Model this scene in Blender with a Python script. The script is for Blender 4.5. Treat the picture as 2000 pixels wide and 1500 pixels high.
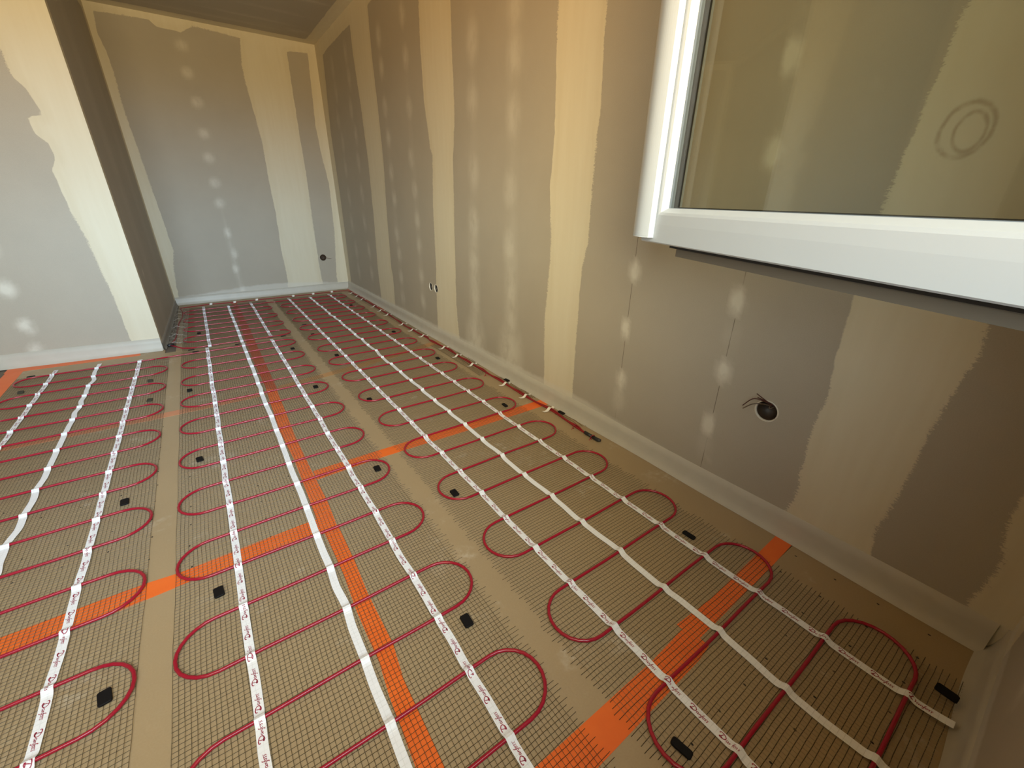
import bpy, math, random
import numpy as np
from mathutils import Vector, Matrix
random.seed(7); rng = np.random.default_rng(7)
S = bpy.context.scene
C = S.collection
for o in list(bpy.data.objects): bpy.data.objects.remove(o)

# ------------------------------------------------------------ camera, sky, exposure
FPX = 817.67
cam_d = bpy.data.cameras.new('camera'); cam = bpy.data.objects.new('camera', cam_d); C.objects.link(cam)
cam_d.sensor_width = 36.0; cam_d.lens = FPX / 2000 * 36.0; cam_d.clip_start = 0.02
cam.location = (0, 0, 1.0)
cam.rotation_euler = (math.radians(66.18112), math.radians(-0.70821), math.radians(-35.40428))
S.camera = cam
S.view_settings.view_transform = 'Standard'; S.view_settings.look = 'None'
S.view_settings.exposure = 0.06; S.view_settings.gamma = 1.0
S.view_settings.use_curve_mapping = False
S.cycles.use_denoising = True
S.cycles.max_bounces = 10; S.cycles.diffuse_bounces = 8
S.cycles.sample_clamp_indirect = 6.0
SKY, GROUND = (0.68, 0.86, 1.0), (1.0, 0.76, 0.40)
SKY_S, GROUND_K, HIGH_K, SIDE_K = 33.0, .50, .48, .33

W = bpy.data.worlds.new('World'); S.world = W; W.use_nodes = True
nt = W.node_tree; nt.nodes.clear()
tc = nt.nodes.new('ShaderNodeTexCoord'); sep = nt.nodes.new('ShaderNodeSeparateXYZ')
def wm(op, *v):
    n = nt.nodes.new('ShaderNodeMath'); n.operation = op
    for i, x in enumerate(v):
        if isinstance(x, (int, float)): n.inputs[i].default_value = x
        else: nt.links.new(x, n.inputs[i])
    return n.outputs[0]
nt.links.new(tc.outputs['Generated'], sep.inputs[0])
# brightness by height: dim sunlit soil below, glowing band above the horizon, calmer sky overhead
ramp = nt.nodes.new('ShaderNodeValToRGB'); cr = ramp.color_ramp; cr.interpolation = 'LINEAR'
nt.links.new(wm('MULTIPLY_ADD', sep.outputs['Z'], .5, .5), ramp.inputs[0])
stops = [(-1.0, GROUND, .30), (-.40, GROUND, .50), (-.10, GROUND, GROUND_K), (-.02, GROUND, GROUND_K * .9), (.07, SKY, 1.0), (.30, SKY, 1.0), (.60, SKY, HIGH_K), (1.0, SKY, HIGH_K * .8)]
while len(cr.elements) < len(stops): cr.elements.new(.5)
for e, (z, c, k) in zip(cr.elements, stops): e.position = z * .5 + .5
for e, (z, c, k) in zip(cr.elements, stops): e.color = (*[v * k for v in c], 1)
# the open view straight out of the window is brighter than the sides
hy = wm('DIVIDE', wm('MULTIPLY', sep.outputs['Y'], -1.0), wm('SQRT', wm('ADD', wm('MULTIPLY', sep.outputs['X'], sep.outputs['X']), wm('ADD', wm('MULTIPLY', sep.outputs['Y'], sep.outputs['Y']), 1e-5))))
mr = nt.nodes.new('ShaderNodeMapRange'); mr.interpolation_type = 'SMOOTHSTEP'; nt.links.new(hy, mr.inputs['Value'])
mr.inputs['From Min'].default_value = .35; mr.inputs['From Max'].default_value = 1.0; mr.inputs['To Min'].default_value = SIDE_K; mr.inputs['To Max'].default_value = 1.0
bg = nt.nodes.new('ShaderNodeBackground'); wo = nt.nodes.new('ShaderNodeOutputWorld')
tint = nt.nodes.new('ShaderNodeValToRGB'); nt.links.new(hy, tint.inputs[0])     # oblique directions tinted warm, added to warm the light on the right wall
te = tint.color_ramp.elements; te[0].position = .48; te[0].color = (.96, .94, .87, 1); te[1].position = .985; te[1].color = (1, 1, 1, 1)
for p_, c_ in ((.64, (1, .72, .42, 1)), (.88, (1, .74, .45, 1))): e_ = te.new(p_); e_.color = c_
mu = nt.nodes.new('ShaderNodeMix'); mu.data_type = 'RGBA'; mu.blend_type = 'MULTIPLY'; mu.inputs['Factor'].default_value = 1.0
nt.links.new(ramp.outputs['Color'], mu.inputs['A']); nt.links.new(tint.outputs['Color'], mu.inputs['B'])
nt.links.new(mu.outputs['Result'], bg.inputs['Color']); nt.links.new(wm('MULTIPLY', mr.outputs[0], SKY_S), bg.inputs['Strength'])
nt.links.new(bg.outputs[0], wo.inputs[0])

# window opening in the front wall (the photographer leans in beside its open sash)
WX0, WX1, WZ0, WZ1 = -1.25, 0.66, 0.86, 2.12
YF = -0.145
pd = bpy.data.lights.new('window_portal', 'AREA'); pd.shape = 'RECTANGLE'; pd.size = WX1 - WX0; pd.size_y = WZ1 - WZ0
pd.cycles.is_portal = True
po = bpy.data.objects.new('window_portal', pd); C.objects.link(po)
po.location = ((WX0 + WX1) / 2, YF - 0.24, (WZ0 + WZ1) / 2); po.rotation_euler = (math.radians(90), 0, 0)

# ------------------------------------------------------------ helpers
def link(o, parent=None):
    C.objects.link(o)
    if parent is not None: o.parent = parent
    return o
def mesh(name, V, F, mats, parent=None, smooth=False, mi=None):
    me = bpy.data.meshes.new(name)
    me.from_pydata([tuple(v) for v in V], [], [tuple(f) for f in F])
    for m in (mats if isinstance(mats, (list, tuple)) else [mats]): me.materials.append(m)
    if mi is not None: me.polygons.foreach_set('material_index', np.asarray(mi, dtype=np.int32))
    if smooth: me.polygons.foreach_set('use_smooth', np.ones(len(me.polygons), dtype=bool))
    me.update()
    return link(bpy.data.objects.new(name, me), parent)
def tag(o, label=None, cat=None, group=None, kind=None):
    for k, v in (('label', label), ('category', cat), ('group', group), ('kind', kind)):
        if v: o[k] = v
    return o
def empty(name, loc=(0, 0, 0)):
    o = bpy.data.objects.new(name, None); o.location = loc; o.empty_display_size = .05
    return link(o)
class MB:
    def __init__(s): s.V = []; s.F = []; s.M = []
    def add(s, V, F, m=0):
        n = len(s.V); s.V += [tuple(v) for v in V]; s.F += [tuple(i + n for i in f) for f in F]; s.M += [m] * len(F)
    def box(s, a, b, m=0):
        (x0, y0, z0), (x1, y1, z1) = a, b
        s.add([(x0,y0,z0),(x1,y0,z0),(x1,y1,z0),(x0,y1,z0),(x0,y0,z1),(x1,y0,z1),(x1,y1,z1),(x0,y1,z1)],
              [(0,3,2,1),(4,5,6,7),(0,1,5,4),(1,2,6,5),(2,3,7,6),(3,0,4,7)], m)
    def tube(s, P, r, n=8, m=0, cap=True):
        P = [Vector(p) for p in P]; R = r if isinstance(r, (list, tuple)) else [r] * len(P)
        V = []; F = []; prev = None
        for i, p in enumerate(P):
            t = (P[min(i + 1, len(P) - 1)] - P[max(i - 1, 0)]); t.normalize()
            up = Vector((0, 0, 1)) if abs(t.z) < .9 else Vector((0, 1, 0))
            a = t.cross(up).normalized()
            if prev is not None and a.dot(prev) < 0: a = -a
            prev = a; b = t.cross(a)
            for k in range(n):
                q = 2 * math.pi * k / n
                V.append(p + a * (R[i] * math.cos(q)) + b * (R[i] * math.sin(q)))
        for i in range(len(P) - 1):
            for k in range(n):
                F.append((i*n+k, i*n+(k+1) % n, (i+1)*n+(k+1) % n, (i+1)*n+k))
        if cap: F += [tuple(range(n))[::-1], tuple((len(P)-1)*n + k for k in range(n))]
        s.add(V, F, m)
    def obj(s, name, mats, parent=None, smooth=False): return mesh(name, s.V, s.F, mats, parent, smooth, s.M)

# ------------------------------------------------------------ materials
def newmat(name):
    m = bpy.data.materials.new(name); m.use_nodes = True
    return m, m.node_tree, m.node_tree.nodes['Principled BSDF']
def simple(name, col, rough=.6, spec=.5, noise=0.0, scale=60, metal=0, bump=0):
    m, t, b = newmat(name)
    b.inputs['Base Color'].default_value = (*col, 1); b.inputs['Roughness'].default_value = rough
    b.inputs['Specular IOR Level'].default_value = spec; b.inputs['Metallic'].default_value = metal
    if noise or bump:
        g = t.nodes.new('ShaderNodeNewGeometry'); n = t.nodes.new('ShaderNodeTexNoise')
        n.inputs['Scale'].default_value = scale; n.inputs['Detail'].default_value = 4
        t.links.new(g.outputs['Position'], n.inputs['Vector'])
        if noise:
            mx = t.nodes.new('ShaderNodeMix'); mx.data_type = 'RGBA'
            mx.inputs['A'].default_value = (*[c * (1 - noise) for c in col], 1); mx.inputs['B'].default_value = (*[min(1, c * (1 + noise)) for c in col], 1)
            t.links.new(n.outputs['Fac'], mx.inputs['Factor']); t.links.new(mx.outputs['Result'], b.inputs['Base Color'])
        if bump:
            bp = t.nodes.new('ShaderNodeBump'); bp.inputs['Strength'].default_value = bump; bp.inputs['Distance'].default_value = .002
            t.links.new(n.outputs['Fac'], bp.inputs['Height']); t.links.new(bp.outputs[0], b.inputs['Normal'])
    return m
class NT:
    """small wrapper for building node chains"""
    def __init__(s, t): s.t = t
    def _in(s, sock, v):
        if isinstance(v, (int, float)): sock.default_value = v
        elif isinstance(v, (tuple, list)): sock.default_value = v if len(v) != 3 or sock.type != 'RGBA' else (*v, 1)
        else: s.t.links.new(v, sock)
    def math(s, op, a, b=0.0, c=0.0):
        n = s.t.nodes.new('ShaderNodeMath'); n.operation = op
        s._in(n.inputs[0], a); s._in(n.inputs[1], b); s._in(n.inputs[2], c); return n.outputs[0]
    def noise(s, vec, scale, detail=3, rough=.5):
        n = s.t.nodes.new('ShaderNodeTexNoise'); s._in(n.inputs['Vector'], vec); n.inputs['Scale'].default_value = scale
        n.inputs['Detail'].default_value = detail; n.inputs['Roughness'].default_value = rough; return n.outputs['Fac']
    def mix(s, f, a, b):
        n = s.t.nodes.new('ShaderNodeMix'); n.data_type = 'RGBA'
        s._in(n.inputs['Factor'], f); s._in(n.inputs['A'], a); s._in(n.inputs['B'], b); return n.outputs['Result']
    def smooth(s, v, lo, hi, o0=0.0, o1=1.0):
        n = s.t.nodes.new('ShaderNodeMapRange'); n.interpolation_type = 'SMOOTHSTEP'
        s._in(n.inputs['Value'], v); n.inputs['From Min'].default_value = lo; n.inputs['From Max'].default_value = hi
        n.inputs['To Min'].default_value = o0; n.inputs['To Max'].default_value = o1; return n.outputs[0]
    def attr(s, name):
        n = s.t.nodes.new('ShaderNodeAttribute'); n.attribute_name = name; return n.outputs['Fac']
    def vmul(s, v, k):
        n = s.t.nodes.new('ShaderNodeVectorMath'); n.operation = 'MULTIPLY'; s._in(n.inputs[0], v); n.inputs[1].default_value = k; return n.outputs[0]
    def pos(s):
        return s.t.nodes.new('ShaderNodeNewGeometry').outputs['Position']

BOARD = (0.375, 0.335, 0.272)
def wall_material(name, ring=False, seams=()):
    """bare gypsum board with filled joints: 'comp' is the signed distance into filler, 'spot' the screw patches"""
    m, t, b = newmat(name); n = NT(t)
    P = n.pos()
    wob = n.math('SUBTRACT', n.noise(P, 16, 4, .6), .5)
    fine = n.math('SUBTRACT', n.noise(n.vmul(P, (1, 1, 3.0)), 110, 3, .7), .5)
    patchy = n.noise(P, 2.3, 2)
    rag = n.smooth(patchy, .45, .62, .004, .045)
    d = n.math('ADD', n.attr('comp'), n.math('MULTIPLY', wob, .018))
    d = n.math('ADD', d, n.math('MULTIPLY', fine, rag))
    filler = n.smooth(d, -.0015, .0035)
    inner = n.smooth(d, .02, .06)
    streak = n.noise(n.vmul(P, (6, 6, .5)), 6, 3)
    mott = n.noise(P, 3.0, 4, .6); grain = n.noise(P, 420, 2)
    bcol = n.mix(mott, tuple(c * .90 for c in BOARD), tuple(c * 1.10 for c in BOARD))
    bcol = n.mix(grain, bcol, n.mix(.26, bcol, (.62, .56, .46)))
    ccol = n.mix(streak, (0.60, .53, .385), (0.67, .615, .475))
    ccol = n.mix(n.math('MULTIPLY', inner, .25), ccol, (.71, .66, .53))
    sp = n.math('MULTIPLY', n.attr('spot'), n.smooth(n.noise(n.vmul(P, (1, 1, .6)), 22, 4, .6), .25, .6, .45, 1.15))
    col = n.mix(n.math('MINIMUM', n.math('MULTIPLY', sp, .78), 1.0), bcol, (.62, .585, .50))
    col = n.mix(filler, col, ccol)
    base = n.math('MULTIPLY', n.smooth(n.math('ADD', n.attr('base'), n.math('MULTIPLY', wob, .03)), -.004, .02), .55)
    col = n.mix(base, col, (.64, .62, .56))
    px = t.nodes.new('ShaderNodeSeparateXYZ'); t.links.new(P, px.inputs[0])
    for (y, z1) in seams:      # bare butt joints of the boards
        k = n.math('COMPARE', px.outputs['Y'], y, .0011)
        k = n.math('MULTIPLY', k, n.math('LESS_THAN', px.outputs['Z'], z1))
        k = n.math('MULTIPLY', k, n.smooth(n.noise(P, 5, 2), .35, .5, .2, .75))
        k = n.math('MULTIPLY', k, n.smooth(n.attr('spot'), .15, .35, 1.0, 0.0))
        col = n.mix(k, col, (.08, .06, .04))
    if ring:                   # the double ring scuffed into the board
        for (cy, cz, ry, rz, wd) in ((.276, 1.142, .040, .050, .17), (.270, 1.138, .024, .036, .22)):
            a = n.math('DIVIDE', n.math('SUBTRACT', px.outputs['Y'], cy), ry); c = n.math('DIVIDE', n.math('SUBTRACT', px.outputs['Z'], cz), rz)
            rr = n.math('SQRT', n.math('ADD', n.math('MULTIPLY', a, a), n.math('MULTIPLY', c, c)))
            rr = n.math('ADD', rr, n.math('MULTIPLY', wob, .35))
            e = n.math('SUBTRACT', 1.0, n.math('DIVIDE', n.math('ABSOLUTE', n.math('SUBTRACT', rr, 1.0)), wd))
            e = n.math('MULTIPLY', n.smooth(e, 0, 1), n.smooth(n.noise(P, 40, 3), .3, .6, .15, .50))
            col = n.mix(e, col, (.20, .13, .065))
    t.links.new(col, b.inputs['Base Color'])
    b.inputs['Roughness'].default_value = .72; b.inputs['Specular IOR Level'].default_value = .35
    bp = t.nodes.new('ShaderNodeBump'); bp.inputs['Strength'].default_value = .35; bp.inputs['Distance'].default_value = .0012
    h = n.math('ADD', filler, n.math('MULTIPLY', grain, .25)); t.links.new(h, bp.inputs['Height']); t.links.new(bp.outputs[0], b.inputs['Normal'])
    return m
M_wall = wall_material('gypsum board with filled joints')
M_wallR = wall_material('gypsum board with bare seams', ring=True, seams=((1.079, .93), (.6545, .93)))

def board_material(name, col=(.36, .262, .145), holes=None):
    m, t, b = newmat(name); n = NT(t); P = n.pos()
    grain = n.noise(P, 260, 3, .6); mott = n.noise(P, 2.2, 4, .55)
    c = n.mix(mott, tuple(v * .88 for v in col), tuple(v * 1.10 for v in col))
    c = n.mix(n.math('MULTIPLY', grain, .22), c, (.60, .50, .36))
    dust = n.math('MULTIPLY', n.smooth(n.noise(P, 3.6, 5, .7), .54, .70), .50)
    dust = n.math('MULTIPLY', dust, n.smooth(n.noise(P, 30, 4, .7), .4, .65))
    c = n.mix(dust, c, (.62, .56, .46))
    scr = n.smooth(n.noise(n.vmul(P, (90, 3, 1)), 1.0, 3), .72, .76, 0, .25)
    c = n.mix(scr, c, (.22, .15, .08))
    if holes:
        x0, y0, px_, py_ = holes
        s = t.nodes.new('ShaderNodeSeparateXYZ'); t.links.new(P, s.inputs[0])
        jx = n.math('MULTIPLY', n.math('SUBTRACT', n.noise(P, 7, 1), .5), .02)
        u = n.math('SUBTRACT', n.math('ADD', s.outputs['X'], jx), x0); v = n.math('SUBTRACT', n.math('ADD', s.outputs['Y'], jx), y0)
        u = n.math('PINGPONG', u, px_ / 2); v = n.math('PINGPONG', v, py_ / 2)
        u = n.math('DIVIDE', u, .0024); v = n.math('DIVIDE', v, .0036)
        r = n.math('SQRT', n.math('ADD', n.math('MULTIPLY', u, u), n.math('MULTIPLY', v, v)))
        c = n.mix(n.smooth(r, .75, 1.1, 1.0, 0.0), c, (.012, .010, .012))
    t.links.new(c, b.inputs['Base Color'])
    b.inputs['Roughness'].default_value = .50; b.inputs['Specular IOR Level'].default_value = .45
    bp = t.nodes.new('ShaderNodeBump'); bp.inputs['Strength'].default_value = .12; bp.inputs['Distance'].default_value = .001
    t.links.new(grain, bp.inputs['Height']); t.links.new(bp.outputs[0], b.inputs['Normal'])
    return m
M_under = board_material('tan underlay board')
M_underA = board_material('perforated underlay board A', holes=(-.231, 1.278, .1030, .1065))
M_underB = board_material('perforated underlay board B', holes=(.480, .0665, .1012, .1045))
M_screed = simple('grey brown subfloor', (.16, .13, .10), .85, .3, .25, 9)

def tape_material(name, c0=(.78, .125, .018), c1=(.90, .19, .030)):
    m, t, b = newmat(name); n = NT(t); P = n.pos()
    c = n.mix(n.noise(P, 14, 3), c0, c1)
    t.links.new(c, b.inputs['Base Color']); b.inputs['Roughness'].default_value = .42
    return m
M_tape = tape_material('orange adhesive tape')
M_tapeF = tape_material('faded orange tape', (.52, .20, .095), (.60, .26, .13))
M_tapeD = tape_material('dusty brown orange tape', (.42, .22, .085), (.50, .27, .11))
M_tapeR = tape_material('reddish orange tape', (.50, .075, .022), (.58, .11, .030))
def cable_material():
    m, t, b = newmat('red cable sheath'); n = NT(t); P = n.pos()
    c = n.mix(n.noise(P, 5, 2), (.30, .006, .024), (.40, .010, .034))
    t.links.new(c, b.inputs['Base Color']); b.inputs['Roughness'].default_value = .22
    b.inputs['Specular IOR Level'].default_value = .6
    return m
M_cable = cable_material()
M_cableD = simple('dull red cable sheath', (.27, .014, .018), .5, .4, .2, 30)
def strip_material():
    m, t, b = newmat('white woven fixing strip'); n = NT(t); P = n.pos()
    s = t.nodes.new('ShaderNodeSeparateXYZ'); t.links.new(P, s.inputs[0])
    u = n.smooth(n.math('PINGPONG', s.outputs['Y'], .0056), 0, .0009, 1, 0); v = n.smooth(n.math('PINGPONG', s.outputs['X'], .0054), 0, .0006, 1, 0)
    g = n.math('MULTIPLY', n.math('MAXIMUM', u, v), n.smooth(n.noise(P, 40, 2), .3, .6, .12, .42))
    c = n.mix(g, (.88, .91, .97), (.46, .48, .50))
    t.links.new(c, b.inputs['Base Color']); b.inputs['Roughness'].default_value = .45
    bp = t.nodes.new('ShaderNodeBump'); bp.inputs['Strength'].default_value = .5; bp.inputs['Distance'].default_value = .0006
    t.links.new(g, bp.inputs['Height']); t.links.new(bp.outputs[0], b.inputs['Normal'])
    return m
M_strip = strip_material()
M_print = simple('crimson print', (.30, .005, .040), .5)
M_netX = simple('olive glass thread', (.055, .042, .020), .45, .5)
M_netY = simple('pale glass thread', (.30, .25, .16), .30, .8)
M_netD = simple('dark glass thread', (.11, .088, .05), .4, .6)
M_netG = simple('grey glass thread', (.36, .31, .24), .45, .6)
M_pad = simple('black rubber', (.006, .0052, .006), .7, .2, .3, 120)
M_padO = simple('sheen toned black rubber', (.035, .030, .018), .6, .4, .3, 120)  # olive tone of reflected light put into the black rubber
M_tag = simple('off white strip offcut', (.84, .80, .74), .5)
M_pvc = simple('white window plastic', (.52, .585, .68), .24, .5, .02, 9)
M_gasket = simple('black rubber gasket', (.012, .012, .014), .5)
M_gasketB = simple('blue grey glazing gasket', (.15, .19, .25), .45)
M_flangeShade = simple('shade toned sash flange', (.20, .18, .15), .5)  # the flange catches little light; that dimness is put into this colour
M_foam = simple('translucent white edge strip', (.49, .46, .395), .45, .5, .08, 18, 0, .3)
M_foamD = simple('darker grey edge strip', (.27, .25, .215), .6, .4, .15, 18, 0, .3)  # darker, greyer tone of the edge strip, used along the return
M_box = simple('brown plastic box', (.06, .035, .02), .5)
M_boxW = simple('white plastic rim', (.62, .58, .50), .4)
M_boxD = simple('black plastic box', (.02, .02, .022), .5)
M_wire = simple('dark red wire', (.075, .022, .016), .45)
M_wire2 = simple('brown wire', (.11, .07, .045), .45)
def glass_material():
    m, t, b = newmat('clear window pane'); t.nodes.remove(b)
    out = t.nodes['Material Output']
    tr = t.nodes.new('ShaderNodeBsdfTransparent'); tr.inputs[0].default_value = (.86, .865, .81, 1)
    gl = t.nodes.new('ShaderNodeBsdfGlossy'); gl.inputs['Roughness'].default_value = .01; gl.inputs[0].default_value = (1, 1, 1, 1)
    lw = t.nodes.new('ShaderNodeLayerWeight'); n = NT(t)     # same reflection from both faces of the thin pane
    fr = n.math('MULTIPLY_ADD', n.math('POWER', lw.outputs['Facing'], 5.0), .93, .05)
    lw.inputs['Blend'].default_value = .5
    mx = t.nodes.new('ShaderNodeMixShader')
    t.links.new(fr, mx.inputs[0]); t.links.new(tr.outputs[0], mx.inputs[1]); t.links.new(gl.outputs[0], mx.inputs[2])
    t.links.new(mx.outputs[0], out.inputs['Surface'])
    return m
M_glass = glass_material()

# ------------------------------------------------------------ gypsum walls
def sdf(P, poly):
    """signed distance of points P (N,2) to a polygon, positive inside"""
    poly = np.asarray(poly, float); d = np.full(len(P), 1e9); ins = np.zeros(len(P), bool)
    for i in range(len(poly)):
        a, b = poly[i], poly[(i + 1) % len(poly)]
        e = b - a; w = P - a
        tt = np.clip((w @ e) / max(e @ e, 1e-12), 0, 1)
        d = np.minimum(d, np.linalg.norm(w - tt[:, None] * e, axis=1))
        c = (a[1] > P[:, 1]) != (b[1] > P[:, 1])
        with np.errstate(divide='ignore', invalid='ignore'):
            xi = a[0] + (P[:, 1] - a[1]) * e[0] / (e[1] if e[1] else 1e-12)
        ins ^= c & (P[:, 0] < xi)
    return np.where(ins, d, -d)
def spots(P, L):
    v = np.zeros(len(P))
    for (a, z, ra, rz, k) in L:
        q = np.sqrt(((P[:, 0] - a) / ra) ** 2 + ((P[:, 1] - z) / rz) ** 2)
        v = np.maximum(v, k * np.clip(1.35 - q, 0, 1))
    return v
def wall_grid(o, uvec, vvec, U, V, fields, holes=(), step=.02):
    """grid of faces o + a*uvec + b*vvec; holes = (a, b, r) are cut out with round edges; returns V, F, P2"""
    us = np.linspace(U[0], U[1], max(2, int(round((U[1] - U[0]) / step)) + 1)); vs = np.linspace(V[0], V[1], max(2, int(round((V[1] - V[0]) / step)) + 1))
    nu, nv = len(us), len(vs)
    P = [(a, b) for b in vs for a in us]; F = []
    cut = set(); extra = []
    for (ha, hb, r) in holes:
        i0 = int(np.searchsorted(us, ha - r - .004)) - 1; i1 = int(np.searchsorted(us, ha + r + .004))
        j0 = int(np.searchsorted(vs, hb - r - .004)) - 1; j1 = int(np.searchsorted(vs, hb + r + .004))
        for i in range(i0, i1):
            for j in range(j0, j1): cut.add((i, j))
        loop = [(i, j0) for i in range(i0, i1)] + [(i1, j) for j in range(j0, j1)] + [(i, j1) for i in range(i1, i0, -1)] + [(i0, j) for j in range(j1, j0, -1)]
        ids = [j * nu + i for i, j in loop]; c0 = len(P); n = len(ids)
        for i, j in loop:
            an = math.atan2(vs[j] - hb, us[i] - ha); P.append((ha + r * math.cos(an), hb + r * math.sin(an)))
        for k in range(n): extra.append((ids[k], ids[(k + 1) % n], c0 + (k + 1) % n, c0 + k))
    for j in range(nv - 1):
        for i in range(nu - 1):
            if (i, j) not in cut: F.append((j*nu+i, j*nu+i+1, (j+1)*nu+i+1, (j+1)*nu+i))
    F += extra
    P = np.array(P); o = np.array(o, float)
    X = o + P[:, :1] * np.array(uvec, float) + P[:, 1:] * np.array(vvec, float)
    return X, F, P, fields(P)
def wall_obj(name, parts, mat):
    V = []; F = []; A = {'comp': [], 'spot': [], 'base': []}
    for X, f, P, fld in parts:
        n = len(V); V += [tuple(x) for x in X]; F += [tuple(i + n for i in q) for q in f]
        for k in A: A[k] += list(fld.get(k, np.full(len(X), -1.0) if k != 'spot' else np.zeros(len(X))))
    o = mesh(name, V, F, mat)
    for k, v in A.items():
        at = o.data.attributes.new(k, 'FLOAT', 'POINT'); at.data.foreach_set('value', np.array(v, dtype=np.float32))
    return tag(o, kind='structure')

RW, YB, ZC = 1.35, 5.25, 2.35
# -- right wall: a = Y
R_strips = [
 [(4.112,2.40),(4.13,2.057),(4.078,1.681),(4.049,1.284),(4.067,0.853),(4.117,0.371),(4.109,0.06),(3.743,0.06),(3.72,0.355),(3.745,0.418),(3.719,0.864),(3.678,1.264),(3.682,1.572),(3.702,1.966),(3.687,2.40)],
 [(2.836,2.40),(2.869,1.842),(2.865,1.57),(2.815,1.291),(2.785,1.262),(2.825,0.951),(2.83,0.533),(2.842,0.479),(2.868,0.06),(2.517,0.06),(2.543,0.314),(2.538,0.492),(2.535,0.573),(2.526,0.904),(2.512,1.203),(2.47,1.427),(2.475,1.756),(2.46,2.40)],
 [(1.595,2.40),(1.603,1.615),(1.596,1.418),(1.59,1.258),(1.605,1.049),(1.58,0.82),(1.584,0.695),(1.602,0.424),(1.579,0.06),(1.36,0.06),(1.362,0.406),(1.36,0.723),(1.335,0.839),(1.336,1.141),(1.328,1.332),(1.339,1.539),(1.335,2.40)],
 [(0.349,2.40),(0.349,1.372),(.372,.987),(0.369,0.777),(0.368,0.711),(0.362,0.596),(0.352,0.507),(0.363,0.403),(0.355,0.301),(0.350,0.229),(0.343,0.147),(0.363,0.05),(0.10,0.05),(0.129,0.089),(0.143,0.183),(0.134,0.246),(0.128,0.35),(0.127,0.426),(0.125,0.503),(0.119,0.599),(0.109,0.693),(0.116,0.761),(.11,1.2),(.10,2.4)],
 [(-.3,2.4),(-.045,2.4),(-.06,1.5),(-.05,.8),(-.049,.373),(-.056,.304),(-.074,.256),(-.073,.185),(-.067,.097),(-.06,0),(-.3,0)],
 [(5.4,2.4),(5.4,0),(5.13,0),(5.10,.5),(5.08,1.0),(5.10,1.6),(5.0,2.22),(4.90,2.23),(4.3,2.24),(3.9,2.24),(3.2,2.25),(2.0,2.25),(-.3,2.25),(-.3,2.4)]]
def RS():
    L = []
    for y, z in [(1.074,.751),(1.083,.519),(1.073,.294),(.66,.71),(.653,.476),(.662,.264),(.656,1.124),(.667,1.345)]:
        L.append((y, z, .021, .044, 1.7))
    L += [(1.074,.20,.035,.06,.5),(.642,.14,.012,.012,.7),(.655,.60,.03,.05,.25),(.66,.18,.03,.06,.3),(.62,1.2,.05,.25,.25),(.66,1.6,.03,.2,.3)]
    for y, z in [(2.262,1.726),(2.275,1.476),(2.275,1.137),(2.288,.864),(2.299,.649),(2.29,.434),(2.299,.238),(1.893,1.77),(1.896,1.594),(1.899,1.36),(1.914,1.043),(1.918,.764),(1.899,.522),(1.896,.365),(1.898,.236)]:
        L.append((y, z, .055, .10, .60 if z > .9 else .70))
    L += [(2.295,.45,.06,.5,.55),(1.90,.45,.06,.5,.50),(2.30,.12,.11,.18,.9),(1.90,.14,.11,.20,.9),(1.90,1.1,.05,.6,.14),(2.27,1.2,.05,.5,.12)]
    for y, z in [(3.104,2.044),(3.098,1.825),(3.099,1.552),(3.128,1.258),(3.107,1.052),(3.101,.85),(3.098,.67),(3.536,2.034),(3.534,1.849),(3.536,1.61),(3.521,1.411),(3.533,1.182),(3.52,.992),(3.537,.721),(3.522,.564),(3.1,.45),(3.53,.38),(3.1,.25),(3.53,.2)]:
        L.append((y, z, .045, .065, .72))
    L += [(3.10,.7,.04,1.0,.16),(3.53,.7,.04,1.0,.16)]
    for y, z in [(4.314,2.1),(4.303,1.92),(4.348,1.704),(4.297,1.5),(4.317,1.298),(4.326,1.031),(4.353,.779),(4.318,.517),(4.32,.3)]:
        L.append((y, z, .045, .08, .55)); L.append((y + .43, z - .03, .05, .09, .42))
    return L
def right_fields(P):
    comp = np.max([sdf(P, p) for p in R_strips], axis=0)
    top = np.interp(P[:, 0], [-.2, .13, .8, 1.36, 2.5, 5.3], [.10, .086, .088, .125, .115, .10])
    return dict(comp=comp, spot=spots(P, RS()), base=top - P[:, 1])
HOLE_R, OUT_A, OUT_B = (.491, .394), (2.941, .39), (2.852, .39)
wall_obj('wall_right', [wall_grid((RW, 0, 0), (0, 1, 0), (0, 0, 1), (YF - .02, YB), (-.006, ZC), right_fields,
         holes=[(*HOLE_R, .034), (*OUT_A, .030), (*OUT_B, .030)])], M_wallR)
# -- back wall: a = X
F_b1 = [(-.262,2.293),(-.07,2.299),(.075,2.304),(.111,2.264),(.276,2.256),(.379,2.317),(.716,2.291),(.70,2.2),(.682,2.079),(.69,1.904),(.703,1.764),(.726,1.457),(.717,1.14),(.72,.819),(.703,.462),(.707,.148),(.687,.02),(-.283,.02),(-.272,.178),(-.245,.38),(-.211,.51),(-.223,.827),(-.237,1.123),(-.247,1.4),(-.259,1.66),(-.251,1.849),(-.255,2.024),(-.278,2.167)]
F_b2 = [(1.089,2.258),(1.275,2.271),(1.246,1.667),(1.259,1.428),(1.295,1.123),(1.275,.626),(1.224,.148),(1.235,.02),(1.064,.003),(1.062,.161),(1.059,.248),(1.068,.816),(1.082,1.166),(1.08,1.495),(1.083,1.882)]
F_sp = [(x, z, .042, .042, .85) for x, z in [(.26,2.163),(.252,1.972),(.271,1.758),(.266,1.514),(.256,1.319),(.255,1.108),(.252,.929)]] + \
       [(x, z, .026, .05, 1.2) for x, z in [(.257,.657),(.268,.46),(.249,.309),(.264,.082)]] + [(.255, .3, .02, .5, .35)]
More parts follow.
